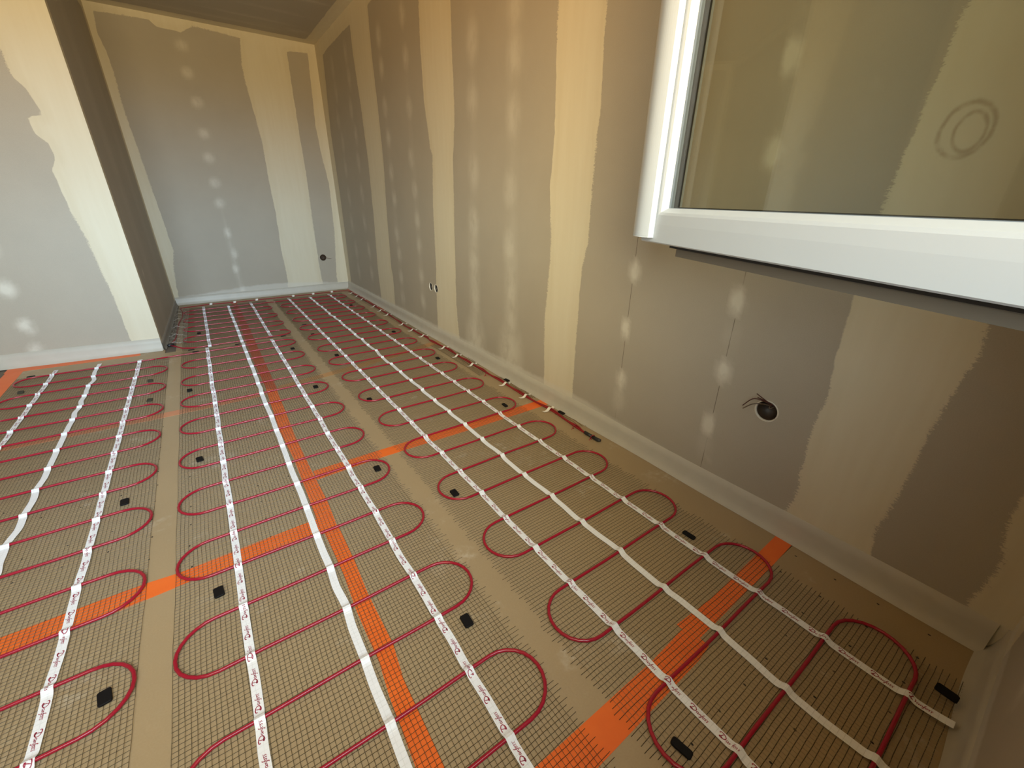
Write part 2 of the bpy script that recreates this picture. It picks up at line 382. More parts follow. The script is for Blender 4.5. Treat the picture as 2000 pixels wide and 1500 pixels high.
def back_fields(P):
    comp = -np.maximum(sdf(P, F_b1), sdf(P, F_b2))
    return dict(comp=comp, spot=spots(P, F_sp), base=(.105 + .03 * np.sin(P[:, 0] * 3)) - P[:, 1])
HOLE_F = (1.112, .368)
wall_obj('wall_back', [wall_grid((0, YB, 0), (1, 0, 0), (0, 0, 1), (-.40, RW), (-.006, ZC), back_fields, holes=[(*HOLE_F, .032)])], M_wall)
# -- projecting left wall: front face and its return
LA, LB, LC = np.array([-1.174, 3.774]), np.array([-.37, 3.692]), np.array([-.316, YB])
tl = (LB - LA) / np.linalg.norm(LB - LA); tr_ = (LC - LB) / np.linalg.norm(LC - LB)
L_b = [(-.30,2.40),(-.27,2.0),(-.244,1.671),(-.24,1.565),(-.2,1.506),(-.172,1.394),(-.241,1.381),(-.237,1.304),(-.195,1.255),(-.19,1.184),(-.223,1.12),(-.216,.998),(-.211,.881),(-.19,.771),(-.177,.588),(-.164,.374),(-.154,.06),(-1.0,.03),(-1.02,.6),(-1.0,1.5),(-1.0,2.4)]
def left_fields(P):
    return dict(comp=-sdf(P, L_b), base=.085 - P[:, 1],
                spot=spots(P, [(-.622,.476,.04,.05,1.3),(-.616,.258,.035,.04,1.3),(-.60,.225,.03,.03,.8),(-.617,.099,.035,.045,1),(-.62,.7,.04,.05,.9),(-.62,1.6,.04,.05,.8),(-.62,1.85,.04,.05,.8)]))
def return_fields(P):
    w = 1.56
    comp = np.maximum(.055 - P[:, 0], P[:, 0] - (w - .10))
    comp = np.maximum(comp, P[:, 1] - 2.28)
    return dict(comp=comp, base=.07 - P[:, 1], spot=spots(P, [(.5, 1.1, .12, 1.6, .18), (1.05, 1.0, .1, 1.4, .15)] + [(.22, .5, .02, .03, .9)]))
wall_obj('wall_left', [
    wall_grid((LB[0], LB[1], 0), (tl[0], tl[1], 0), (0, 0, 1), (-1.95, 0), (-.006, ZC), left_fields),
    wall_grid((LB[0], LB[1], 0), (tr_[0], tr_[1], 0), (0, 0, 1), (0, np.linalg.norm(LC - LB)), (-.006, ZC), return_fields)], M_wall)
# -- front wall with the window opening, west wall, ceiling
XW = -2.3
def front_fields(P):
    return dict(comp=np.maximum(P[:, 0] - 1.24, -9), base=np.maximum(.13 - P[:, 1], P[:, 0] - 1.325), spot=spots(P, [(.95, .3, .04, .06, .8)]))
fp = []
for (u0, u1, v0, v1) in [(XW, WX0, 0, ZC), (WX1, RW, 0, ZC), (WX0, WX1, 0, WZ0), (WX0, WX1, WZ1, ZC)]:
    fp.append(wall_grid((0, YF, 0), (1, 0, 0), (0, 0, 1), (u0, u1), (v0 - (.006 if v0 == 0 else 0), v1), front_fields, step=.04))
TH = .22
zero = lambda P: dict(comp=np.full(len(P), .2), base=np.full(len(P), -1.0), spot=np.zeros(len(P)))
for o_, u_, v_, U_, V_ in [((0, YF, WZ0), (1, 0, 0), (0, -1, 0), (WX0, WX1), (0, TH)), ((0, YF, WZ1), (1, 0, 0), (0, -1, 0), (WX0, WX1), (0, TH)),
                           ((WX0, YF, 0), (0, -1, 0), (0, 0, 1), (0, TH), (WZ0, WZ1)), ((WX1, YF, 0), (0, -1, 0), (0, 0, 1), (0, TH), (WZ0, WZ1)),
                           ((0, YF - TH, 0), (1, 0, 0), (0, 0, 1), (XW, WX0), (0, ZC)), ((0, YF - TH, 0), (1, 0, 0), (0, 0, 1), (WX1, RW), (0, ZC)),
                           ((0, YF - TH, 0), (1, 0, 0), (0, 0, 1), (WX0, WX1), (0, WZ0)), ((0, YF - TH, 0), (1, 0, 0), (0, 0, 1), (WX0, WX1), (WZ1, ZC))]:
    fp.append(wall_grid(o_, u_, v_, U_, V_, zero, step=.3))
wall_obj('wall_front', fp, M_wall)
wall_obj('wall_west', [wall_grid((XW, 0, 0), (0, 1, 0), (0, 0, 1), (YF, 4.1), (-.006, ZC),
         lambda P: dict(comp=.13 - np.abs((P[:, 0] % 1.2) - .6), base=.1 - P[:, 1], spot=np.zeros(len(P))), step=.06)], M_wall)
def ceil_fields(P):
    edge = np.maximum(P[:, 0] - (RW - .10), P[:, 1] - (YB - .12))
    return dict(comp=edge, base=np.full(len(P), -1.0), spot=spots(P, [(.75, 4.82, .35, .02, .45), (.9, 4.55, .3, .02, .35), (.5, 5.0, .5, .02, .35), (1.15, 4.95, .1, .05, .3), (1.05, 4.2, .2, .03, .5)]))
ceiling = wall_obj('ceiling', [wall_grid((0, 0, ZC), (1, 0, 0), (0, 1, 0), (XW, RW), (YF, YB), ceil_fields, step=.03)], M_wall)

# ------------------------------------------------------------ floor, underlay boards, edge strip
fb = MB(); fb.box((XW, YF, -.06), (RW, YB, -.0061)); tag(fb.obj('floor', M_screed), kind='structure')
XJ, XL = .143, -1.085
def lwy(x): return LA[1] + (x - LA[0]) * (LB[1] - LA[1]) / (LB[0] - LA[0])
boards = []
for (x0, x1, y0, y1, m, lab) in [
    (XL, XJ, YF + .004, 1.243, M_under, 'plain tan underlay board nearest the camera, under the left-hand mat'),
    (XL, XJ, 1.245, 2.480, M_underA, 'tan underlay board with rows of small dark punched holes, left of the long orange tape'),
    (XL, XJ, 2.482, 3.60, M_under, 'tan underlay board in front of the bright projecting wall, left side'),
    (-.30, XJ, 3.602, YB - .01, M_under, 'tan underlay board in the narrow alcove against the back wall'),
    (XJ + .002, RW - .004, YF + .004, .300, M_underB, 'shaded tan underlay board with small dark punched holes, in the near right corner'),
    (XJ + .002, RW - .004, .302, 1.545, M_under, 'tan underlay board along the right wall between the two nearest orange cross tapes'),
    (XJ + .002, RW - .004, 1.547, 2.790, M_under, 'tan underlay board along the right wall beyond the second orange cross tape'),
    (XJ + .002, RW - .004, 2.792, 4.030, M_under, 'tan underlay board along the right wall, second from the back wall'),
    (XJ + .002, RW - .004, 4.032, YB - .01, M_under, 'tan underlay board in the far right corner of the room')]:
    b = MB()
    if abs(y1 - 3.60) < .001:
        b.add([(x0,y0,-.006),(x1,y0,-.006),(x1,3.60,-.006),(-.36,3.60,-.006),(-.36,lwy(-.37)-.004,-.006),(x0,lwy(x0)-.004,-.006)] +
              [(x0,y0,0),(x1,y0,0),(x1,3.60,0),(-.36,3.60,0),(-.36,lwy(-.37)-.004,0),(x0,lwy(x0)-.004,0)],
              [(5,4,3,2,1,0),(6,7,8,9,10,11)] + [(i,(i+1)%6,6+(i+1)%6,6+i) for i in range(6)])
    else: b.box((x0, y0, -.006), (x1, y1, 0))
    tag(b.obj('underlay_board', m), lab, 'underlay board', 'tan underlay boards laid over the floor')

def edge_strip(name, pts, side, wob, m=None, k=1.0):
    """white foil strip standing against a wall: concave section swept along pts, side = unit vector into the room"""
    b = MB(); V = []; F = []
    prof = [(-.002, .089), (.004, .087), (.006, .055), (.010, .030), (.014, .016), (.020, .008), (.026, .001)]
    N = max(2, int(np.linalg.norm(np.subtract(pts[1], pts[0])) / .03)); n = len(prof)
    for i in range(N + 1):
        t = i / N; x = pts[0][0] + (pts[1][0] - pts[0][0]) * t; y = pts[0][1] + (pts[1][1] - pts[0][1]) * t
        w = 1 + wob * (math.sin(i * .31) * .5 + math.sin(i * .113 + 1) * .5)
        for (dd, z) in prof: V.append((x + side[0] * dd * w * k, y + side[1] * dd * w * k, k * z * (1 + .06 * math.sin(i * .17) * wob * 4)))
    for i in range(N):
        for k in range(n - 1): F.append((i*n+k, (i+1)*n+k, (i+1)*n+k+1, i*n+k+1))
    b.add(V, F); return tag(b.obj(name, m or M_foam, smooth=True), kind='structure')
edge_strip('baseboard_right', [(RW, YF + .02), (RW, YB)], (-1, 0), .12)
edge_strip('baseboard_back', [(LC[0], YB), (RW, YB)], (0, -1), .12, None, .85)
edge_strip('baseboard_left', [(-2.3, lwy(-2.3)), tuple(LB)], (tl[1], -tl[0]), .1)
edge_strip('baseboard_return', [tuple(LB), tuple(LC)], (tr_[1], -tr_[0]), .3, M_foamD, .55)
edge_strip('baseboard_front', [(-2.0, YF), (RW, YF)], (0, 1), .35)

def tape(poly_l, poly_r, label, z=.0006, m=None):
    """tape stuck on the floor between two edge lines (same number of points)"""
    b = MB(); V = []; F = []
    for (a, c) in zip(poly_l, poly_r): V += [(a[0], a[1], z), (c[0], c[1], z), (a[0], a[1], .00005), (c[0], c[1], .00005)]
    for i in range(len(poly_l) - 1):
        k = 4 * i; F += [(k, k+1, k+5, k+4), (k, k+4, k+6, k+2), (k+1, k+3, k+7, k+5)]
    F += [(0, 2, 3, 1), (4*len(poly_l)-4, 4*len(poly_l)-3, 4*len(poly_l)-1, 4*len(poly_l)-2)]
    b.add(V, F); return tag(b.obj('orange_tape', m or M_tape), label, 'tape', 'orange tapes over the joints of the floor boards')
def xt(ps, w=.045): return [p for p in ps]
tape([(.119,.10),(.113,.457),(.117,.608),(.124,.69),(.121,.853),(.126,1.003),(.121,1.21)], [(.165,.10),(.159,.423),(.156,.62),(.167,.716),(.163,.893),(.167,1.033),(.166,1.217)],
     'bright orange tape running lengthwise in the near foreground, up to the left cross tape')
tape([(.112,1.20),(.117,1.39),(.121,1.7),(.109,2.011),(.124,2.553)], [(.163,1.20),(.168,1.355),(.162,1.607),(.160,1.921),(.173,2.523)],
     'middle length of the orange lengthwise tape, just beyond the left cross tape', z=.0009)
tape([(.125,2.54),(.119,3.1),(.121,3.577),(.128,4.063),(.133,5.15)], [(.176,2.53),(.178,3.1),(.178,3.497),(.183,3.894),(.178,5.15)],
     'reddish orange lengthwise tape under the far mats, reaching the back wall', m=M_tapeR)
tape([(-1.10,1.285),(-.615,1.281),(-.341,1.280),(-.266,1.272),(.118,1.283)], [(-1.10,1.203),(-.597,1.205),(-.327,1.214),(-.26,1.217),(.118,1.215)],
     'wide orange cross tape on the left, from the left frame edge to the lengthwise tape', z=.0012)
tape([(.166,1.578),(.432,1.579),(.833,1.578),(1.343,1.576)], [(.166,1.512),(.434,1.521),(.798,1.514),(1.343,1.513)],
     'orange cross tape reaching the right wall, second from the camera', z=.0012)
tape([(.166,.325),(.657,.325),(.80,.333)], [(.166,.250),(.753,.262),(.80,.268)],
     'orange cross tape at the bottom edge of the photo, left piece below the jog')
tape([(.785,.348),(.929,.340),(1.342,.352)], [(.785,.292),(1.168,.298),(1.342,.303)],
     'orange cross tape in the near right, right piece running up to the wall', z=.0009)
tape([(-1.08,2.53),(-.354,2.515),(.05,2.515),(.119,2.52)], [(-1.08,2.47),(-.331,2.455),(.05,2.46),(.119,2.47)],
     'faint orange cross tape on the left, beneath the mats near the alcove corner', z=.0009, m=M_tapeF)
tape([(.184,2.56),(.663,2.66),(1.343,2.835)], [(.184,2.51),(.700,2.60),(1.343,2.77)],
     'faint slanted orange cross tape on the right, third from the camera', m=M_tapeD)
tape([(-1.135,lwy(-1.135)-.018),(-.497,lwy(-.497)-.014)], [(-1.135,lwy(-1.135)-.105),(-.493,lwy(-.493)-.074)],
     'orange tape along the foot of the bright projecting left wall', z=.0009)
tape([(-1.128,3.70),(-1.128,3.2),(-1.128,1.9)], [(-1.052,3.70),(-1.046,3.2),(-1.046,1.9)],
     'orange tape running towards the camera along the left edge of the boards')
tape([(1.30,5.215),(1.302,4.8),(1.307,4.4),(1.31,3.95)], [(1.343,5.215),(1.343,4.8),(1.343,4.4),(1.343,3.95)],
     'red orange tape in the far right corner at the foot of the right wall', m=M_tapeR)

# ------------------------------------------------------------ printed word on the fixing strips (pen strokes, x 0..1 along, y up)
WORD = [
 [(.02,.30),(-.01,.36),(.02,.44),(.12,.46),(.24,.40),(.31,.28),(.30,.14),(.22,.04),(.11,.00),(.04,.04),(.05,.10),(.13,.09),(.22,.03)],
 [(.17,.42),(.12,.22),(.08,.03)],
 [(.44,.22),(.39,.23),(.35,.14),(.37,.06),(.42,.09),(.45,.22),(.44,.06),(.47,.07)],
 [(.50,.22),(.49,.05),(.52,.19),(.56,.21),(.56,.06),(.59,.08)],
 [(.71,.40),(.67,.38),(.63,.20),(.60,-.02),(.57,-.10),(.54,-.06)], [(.59,.20),(.96,.27)],
 [(.70,.19),(.66,.14),(.67,.06),(.72,.06),(.75,.15),(.71,.20)],
 [(.83,.21),(.79,.18),(.82,.12),(.81,.06),(.77,.06)], [(.92,.22),(.88,.18),(.91,.12),(.90,.06),(.86,.06)]]
WEIGHT = [.036, .030, .024, .024, .028, .020, .024, .024, .024]

def smooth_noise(n, amp, k):
    a = rng.normal(0, 1, max(4, n // k + 3)); x = np.linspace(0, len(a) - 1.001, n); i = x.astype(int); f = x - i; f = f * f * (3 - 2 * f)
    return amp * (a[i] * (1 - f) + a[i + 1] * f)

def make_mat(label, x0, x1, ynear, yfar, runs, first_side, xl, xr, strips, reading, fray=(0, 0), tail_near=None, tail_far=None, strip_end=None, near_lift=0, net_y=M_netD, wobble=.0014):
    """heating mat: net of glass threads, one serpentine cable, three fixing strips.
    runs = Y of each cable run, far to near; first_side: side where run 0 and run 1 are joined."""
    root = empty('heating_mat', ((x0 + x1) / 2, (ynear + yfar) / 2, 0)); tag(root, label, 'heating mat', 'heating mats laid side by side')
    off = Vector(root.location)
    runs = list(runs)
    def lift(y): return near_lift * max(0, 1 - (y - ynear) / .10) ** 2 if near_lift else 0
    # net
    V = []; F = []; MI = []
    def thread(P, w, mi):
        n = len(V); P = np.asarray(P); d = np.gradient(P[:, :2], axis=0); d /= np.linalg.norm(d, axis=1)[:, None] + 1e-9
        s = np.stack([-d[:, 1], d[:, 0]], 1) * w
        for p, q in zip(P, s): V.extend([(p[0]-q[0]-off.x, p[1]-q[1]-off.y, p[2]-.0003), (p[0]-off.x, p[1]-off.y, p[2]+.0004), (p[0]+q[0]-off.x, p[1]+q[1]-off.y, p[2]-.0003)])
        for i in range(len(P) - 1):
            a = n + 3 * i; F.append((a, a+1, a+4, a+3)); F.append((a+1, a+2, a+5, a+4)); MI.extend([mi, mi])
    ny = int((yfar - ynear) / .0111); nx = int((x1 - x0) / .0106)
    wx = smooth_noise(ny, .0010, 6)
    for j in range(ny):
        y = ynear + .004 + j * .0111
        a = x0 - (fray[0] * random.uniform(.4, 1.1) if fray[0] else 0); b_ = x1 + (fray[1] * random.uniform(.4, 1.1) if fray[1] else 0)
        n = 26; xs = np.linspace(a, b_, n)
        ph = rng.uniform(0, 6.28)
        ys = y + wx[j] + .0014 * np.sin(xs * 9 + y * 7) + .0005 * np.sin(xs * 60 + ph)
        thread(np.stack([xs, ys, .0026 + .0008 * np.sin(xs * 25 + ph) + lift(y)], 1), .00066 if net_y is M_netY else .00054, 0)
    for i in range(nx + 1):
        x = x0 + i * (x1 - x0) / nx; n = max(8, int((yfar - ynear) / .045)); ys = np.linspace(ynear, yfar, n); ph = rng.uniform(0, 6.28)
        xs = x + .0011 * np.sin(ys * 14 + x * 11) + .0004 * np.sin(ys * 70 + ph)
        thread(np.stack([xs, ys, .0034 + .0006 * np.sin(ys * 30 + ph) + np.array([lift(v) for v in ys])], 1), .00034 if net_y is M_netY else .00046, 1)
    mesh('net', V, F, [M_netX, net_y], root, False, MI)
    # cable
    P = []; side = first_side; R = .0042
    if tail_far: P += [Vector(p) for p in tail_far]
    for k, y in enumerate(runs):
        last = k == len(runs) - 1
        rr = (runs[k] - runs[k + 1]) / 2 if not last else .08
        start_x = None
        sgn = side
        r_prev = (runs[k - 1] - runs[k]) / 2 if k else .08
        sx = (xl + r_prev if sgn > 0 else xr - r_prev) if k else (P[-1].x if P else (xl + .01 if sgn > 0 else xr - .01))
        ex = xr - rr if sgn > 0 else xl + rr
        if last and tail_near: ex = tail_near[0][0]
        n = 14; ph = random.uniform(0, 6)
        for i in range(0 if k or not tail_far else 1, n + 1):
            t = i / n; x = sx + (ex - sx) * t
            P.append(Vector((x, y + .0016 * math.sin(ph + x * 11) * math.sin(t * math.pi), .0076 + lift(y))))
        if not last:
            cx, cy = ex, (runs[k] + runs[k + 1]) / 2
            for i in range(1, 12):
                a = math.pi / 2 - math.pi * i / 12
                P.append(Vector((cx + sgn * rr * 1.02 * math.cos(a), cy + rr * math.sin(a), .0076 + lift(y))))
        side = -side
    if tail_near: P += [Vector(p) for p in tail_near[1:]]
    b = MB(); b.tube([p - off for p in P], R, 10); b.obj('heating_cable', M_cable, root, True)
    # strips
    def zs(y):
        z = .0046 + lift(y)
        for q in runs:
            if abs(y - q) < .03: z = max(z, .0046 + lift(y) + .0088 * math.exp(-((y - q) / .0095) ** 2))
        return z
    for si, sx in enumerate(strips):
        b = MB(); y0, y1 = (strip_end[si] if strip_end else (ynear, yfar)); N = int((y1 - y0) / .006); amp = wobble if si == 1 else .0010
        wob = smooth_noise(N + 1, amp, 14)
        def xc(y):
            f = min(max((y - y0) / (y1 - y0) * N, 0), N - .001); i = int(f); return sx + wob[i] + (wob[i + 1] - wob[i]) * (f - i)
        V = []; Fq = []; h = .0100
        for i in range(N + 1):
            y = y0 + (y1 - y0) * i / N; z = zs(y); x = xc(y) - off.x; yy = y - off.y
            V += [(x - h, yy, z), (x + h, yy, z), (x + h, yy, z - .0007), (x - h, yy, z - .0007)]
        for i in range(N):
            a = 4 * i; Fq += [(a, a+1, a+5, a+4), (a+1, a+2, a+6, a+5), (a+2, a+3, a+7, a+6), (a+3, a, a+4, a+7)]
        Fq += [(0, 3, 2, 1), (4*N, 4*N+1, 4*N+2, 4*N+3)]
        b.add(V, Fq, 0)
        if si != 1:
            Lw, pitch, hh = .0445, .0655, .0245
            y = y1 - .012 if reading < 0 else y0 + .012
            while (y - Lw > y0 if reading < 0 else y + Lw < y1):
                for st, wt in zip(WORD, WEIGHT):
                    # resample the stroke so that it follows the strip over each cable
                    Q = []
                    for i in range(len(st) - 1):
                        for k in range(2): Q.append((st[i][0] + (st[i+1][0] - st[i][0]) * k / 2, st[i][1] + (st[i+1][1] - st[i][1]) * k / 2))
                    Q.append(st[-1]); V = []; Fq = []
                    for i, (u, v) in enumerate(Q):
                        u0, v0 = Q[max(i-1, 0)]; u1, v1 = Q[min(i+1, len(Q)-1)]; dx, dy = (u1-u0), (v1-v0)*hh/Lw; l = math.hypot(dx, dy) or 1
                        w = wt * .55 * (Lw) * (.6 if i in (0, len(Q)-1) else 1)
                        for s_ in (-1, 1):
                            lu = u * Lw + s_ * -dy / l * w; lv = (v - .19) * hh + s_ * dx / l * w
                            wy = y + reading * lu; wxx = xc(wy) - reading * lv
                            V.append((wxx - off.x, wy - off.y, zs(wy) + .00025))
                    for i in range(len(Q) - 1): Fq.append((2*i, 2*i+1, 2*i+3, 2*i+2))
                    b.add(V, Fq, 1)
                y += reading * pitch
        b.obj('fixing_strip', [M_strip, M_print], root)
    return root

# right-hand mat, full room length
r3 = [2.536 - .1616 * k for k in range(17)]
r3 = [2.536 + .1565 * k for k in range(15, 0, -1)] + r3
make_mat('rightmost and longest red cable heating mat, beside the right wall',
         .513, 1.174, -.118, 5.03, r3, 1, .520, 1.190, (.643, .846, 1.050), -1, fray=(.022, .028),
         tail_far=[(.46, 4.885, .0076), (.50, 4.876, .0076)], tail_near=[(.70, 0, 0), (.60, -.052, .0076), (.52, -.06, .0076)],
         strip_end=[(-.118, 5.01), (-.118, 4.96), (-.124, 5.005)], near_lift=.012, net_y=M_netY, wobble=.0034)
r2 = [3.465 - .1618 * k for k in range(22)]
make_mat('middle red cable heating mat in the foreground, lying over the lengthwise orange tape',
         -.268, .412, .0, 3.545, r2, 1, -.262, .422, (-.119, .098, .287), 1, fray=(0, .027),
         tail_far=[(-.40, 3.466, .0076), (-.33, 3.468, .0076), (-.27, 3.466, .0076)], strip_end=[(.0, 3.565), (.0, 3.545), (.0, 3.54)])
r1 = [3.466 - .1615 * k for k in range(22)]
make_mat('left red cable heating mat in front of the bright projecting wall',
         -1.045, -.334, .0, 3.50, r1, -1, -1.030, -.338, (-.889, -.688, -.486), -1,
         tail_far=[(-.405, 3.466, .0076), (-.42, 3.466, .0076)], strip_end=[(.0, 3.56), (.0, 3.56), (.0, 3.515)], wobble=.0048)
r4 = [3.60 + .16 * k for k in range(9)][::-1]
make_mat('short red cable heating mat at the far end inside the alcove by the back wall',
         -.262, .425, 3.565, 5.03, r4, -1, -.256, .440, (-.103, .097, .293), -1, fray=(0, .010),
         tail_far=[(.46, 4.885, .0076), (.42, 4.880, .0076)], tail_near=[(-.20, 3.60, .0076), (-.26, 3.63, .0076), (-.31, 3.72, .0076), (-.335, 3.75, .0076)],
         strip_end=[(3.575, 5.03), (3.56, 4.96), (3.60, 4.985)])

# ------------------------------------------------------------ black rubber pads
def pad_mesh(w, l, h, r=.005):
    V = []; F = []; n = 6
    ring = []
    for cx, cy, a0 in ((w/2 - r, l/2 - r, 0), (-w/2 + r, l/2 - r, 90), (-w/2 + r, -l/2 + r, 180), (w/2 - r, -l/2 + r, 270)):
        for k in range(n): a = math.radians(a0 + 90 * k / (n - 1)); ring.append((cx + r * math.cos(a), cy + r * math.sin(a)))
    N = len(ring)
    for z, s in ((0, 1), (h * .7, 1.0), (h, .93), (h * 1.02, .6)): V += [(x * s, y * s, z) for x, y in ring]
    for L in range(3): F += [(L*N+k, L*N+(k+1) % N, (L+1)*N+(k+1) % N, (L+1)*N+k) for k in range(N)]
    F += [tuple(range(N))[::-1], tuple(3*N+k for k in range(N))]
    me = bpy.data.meshes.new('rubber_pad'); me.from_pydata(V, [], F); me.materials.append(M_pad); me.update(); return me
pm = {'n': pad_mesh(.024, .038, .0045), 'l': pad_mesh(.018, .042, .0045), 'w': pad_mesh(.036, .011, .0035, .003)}
pmo = pm['n'].copy(); pmo.materials.clear(); pmo.materials.append(M_padO); pm['o'] = pmo
pads = [
 # x, y, rot, kind, label
 (-.987, 3.503, 3, 'w', 'thin black pad beside the first loop of the left mat, near the orange corner tape'),
 (-.973, 3.227, 8, 'o', 'olive-toned black pad between the first two left loops of the left mat'),
 (-.412, 3.045, 4, 'o', 'farther of the two olive grey pads by the right edge of the left mat'),
 (-.398, 2.725, -3, 'o', 'nearer of the two olive grey pads by the right edge of the left mat'),
 (-.419, 1.750, 4, 'n', 'black pad between two right-hand loops of the left mat, level with the plain floor strip'),
 (-.386, .954, 9, 'n', 'large black pad inside the nearest loop of the left mat, bottom left'),
 (-.226, 2.757, 2, 'n', 'small black pad between the far left loops of the middle mat, above the faint tape'),
 (-.197, 1.920, 6, 'n', 'black pad inside a left loop of the middle mat, beyond the perforated rows'),
 (-.170, 1.126, 5, 'n', 'black pad between two left loops of the middle mat, just below the orange tape'),
 (.380, 1.447, -4, 'n', 'black pad inside the right loop of the middle mat that touches the orange tape'),
 (.360, 2.423, -3, 'n', 'black pad inside a far right loop of the middle mat'),
 (.377, 3.213, 2, 'n', 'small black pad between the first two right loops of the middle mat'),
 (.344, .664, -2, 'n', 'black pad between the two nearest right loops of the middle mat'),
 (-.211, 3.565, 4, 'w', 'farther thin black bar at the seam of the alcove mat and the middle mat'),
 (-.188, 3.505, 4, 'w', 'nearer thin black bar at the seam of the alcove mat and the middle mat'),
 (.066, 3.53, 4, 'w', 'thin black bar tucked against the middle strip where the two mats meet'),
 (-.158, 4.007, 0, 'n', 'dim black pad in the left half of the alcove mat'),
 (.372, 3.567, 3, 'w', 'thin black bar at the right end of the seam beyond the middle mat'),
 (.573, 3.829, 3, 'w', 'farthest black pad at the left edge of the rightmost mat'),
 (.572, 3.495, 3, 'n', 'black pad inside a far left loop of the rightmost mat'),
 (.599, 2.900, -2, 'n', 'black pad between two left loops of the rightmost mat, before the faint slanted tape'),
 (1.108, 4.331, 3, 'n', 'farthest black pad near the right edge of the rightmost mat'),
 (1.127, 3.221, -3, 'n', 'black pad inside a far right loop of the rightmost mat, by the supply cable'),
 (.559, 2.088, -6, 'n', 'black pad inside a left loop of the rightmost mat, beside the dusty floor'),
 (.562, 1.136, -2, 'n', 'black pad inside the rightmost mat, in the left loop just nearer than the cross tape'),
 (1.148, 2.465, -3, 'n', 'black pad between two right loops of the rightmost mat, near the white tags'),
 (1.124, 1.626, -2, 'l', 'black pad inside the right loop of the rightmost mat just beyond the cross tape'),
 (1.088, .514, 3, 'l', 'black pad between the last right loops before the near orange tape'),
 (.557, .180, 10, 'l', 'large black pad inside the nearest left loop of the rightmost mat, bottom edge'),
 (1.115, -.098, -4, 'n', 'shaded black pad by the strip end in the near right corner')]
def on_cable(x, y):
    return 0
for x, y, rot, k, lab in pads:
    o = bpy.data.objects.new('rubber_pad', pm[k]); link(o); o.location = (x, y, .0042 + (.016 if y < -.05 else 0)); o.rotation_euler = (0, 0, math.radians(rot))
    if k in ('n', 'l', 'o') and y > -.05: o.location.z = .0040
    tag(o, lab, 'pad', 'black rubber pads scattered on the mats')
for x, y, lab in ((1.312, 1.878, 'black pad stuck beside the red supply cable, farther of two along the right wall'), (1.304, 1.382, 'black pad stuck on the red supply cable, nearer of two along the right wall')):
    o = bpy.data.objects.new('rubber_pad', pm['l']); link(o); o.location = (x, y, .0125); o.rotation_euler = (0, 0, math.radians(3)); tag(o, lab, 'pad', 'black rubber pads on the supply cable')

# ------------------------------------------------------------ supply cable round the back and right walls
def curve_pts(P, sub=8):
    P = [Vector(p) for p in P]; out = []
    for i in range(len(P) - 1):
        p0, p1, p2, p3 = P[max(i-1, 0)], P[i], P[i+1], P[min(i+2, len(P)-1)]
        for k in range(sub):
            t = k / sub
            out.append(.5 * ((2*p1) + (p2-p0)*t + (2*p0-5*p1+4*p2-p3)*t*t + (3*p1-p0-3*p2+p3)*t**3))
    out.append(P[-1]); return out
sup = empty('supply_cable', (1.28, 3.0, 0)); tag(sup, 'red cable along back and right walls, with white tags and black end sleeve', 'cable')
so = Vector(sup.location)
back = [(-.286,5.053),(-.174,5.075),(-.048,5.10),(.164,5.075),(.347,5.08),(.668,5.08),(.911,5.085),(1.098,5.10),(1.235,5.09),(1.290,5.02)]
right = [(1.290,4.75),(1.290,4.35),(1.286,3.931),(1.283,3.659),(1.270,3.371),(1.272,3.156),(1.281,2.924),(1.272,2.825),(1.290,2.609),(1.283,2.387),(1.286,2.202),(1.283,2.036),(1.284,1.863),(1.278,1.65),(1.288,1.434),(1.274,1.25),(1.270,1.171)]
line = curve_pts([(x, y, .0065) for x, y in back + right], 10)
b = MB(); b.tube([p - so for p in line], .0045, 8)
tw = []
for i, p in enumerate(line[90:]):
    a = i * .55; tw.append(Vector((p.x + .0045 * math.cos(a) + .003, p.y, .0105 + .0025 * math.sin(a))))
b.tube([p - so for p in tw], .0036, 8); b.obj('cable', M_cableD, sup, True)
b = MB(); b.tube([Vector((1.270, 1.178, .009)) - so, Vector((1.270, 1.135, .009)) - so], .008, 10); b.tube([Vector((1.270, 1.125, .009)) - so, Vector((1.271, 1.095, .009)) - so, Vector((1.274, 1.083, .012)) - so], [.008, .009, .006], 10)
b.obj('end_sleeve', M_boxD, sup, True)
for y in (1.128, 1.245, 2.03):
    b = MB()
    b.tube([Vector((1.270 + .013 * math.cos(a), y + .002 * math.sin(a * 3), .008 + .010 * math.sin(a))) - so for a in np.linspace(0, 2 * math.pi, 14)], .0018, 6)
    b.tube([Vector((1.258, y, .008)) - so, Vector((1.243, y - .006, .004)) - so], .0016, 6)
    b.obj('cable_tie', M_cable, sup, True)
def tagstrip(x, y, ang, L, parent, poff, w=.008):
    b = MB(); V = []; F = []; n = 14; ca, sa = math.cos(ang), math.sin(ang)
    for i in range(n + 1):
        t = (i / n - .5) * 2; u = t * L / 2; z = .0155 * math.exp(-(t / .35) ** 2) + .0032 + .006 * max(0, abs(t) - .6)
        bow = .010 * t * t
        for s_ in (-1, 1):
            V.append((x + u * ca - (bow + s_ * w) * sa - poff.x, y + u * sa + (bow + s_ * w) * ca - poff.y, z))
        for s_ in (1, -1):
            V.append((x + u * ca - (bow + s_ * w) * sa - poff.x, y + u * sa + (bow + s_ * w) * ca - poff.y, z - .0007))
    for i in range(n):
        a = 4 * i
        for k in range(4): F.append((a + k, a + (k+1) % 4, a + 4 + (k+1) % 4, a + 4 + k))
    F += [(3, 2, 1, 0), (4*n, 4*n+1, 4*n+2, 4*n+3)]
    b.add(V, F); return b.obj('tag_strip', M_tag, parent)
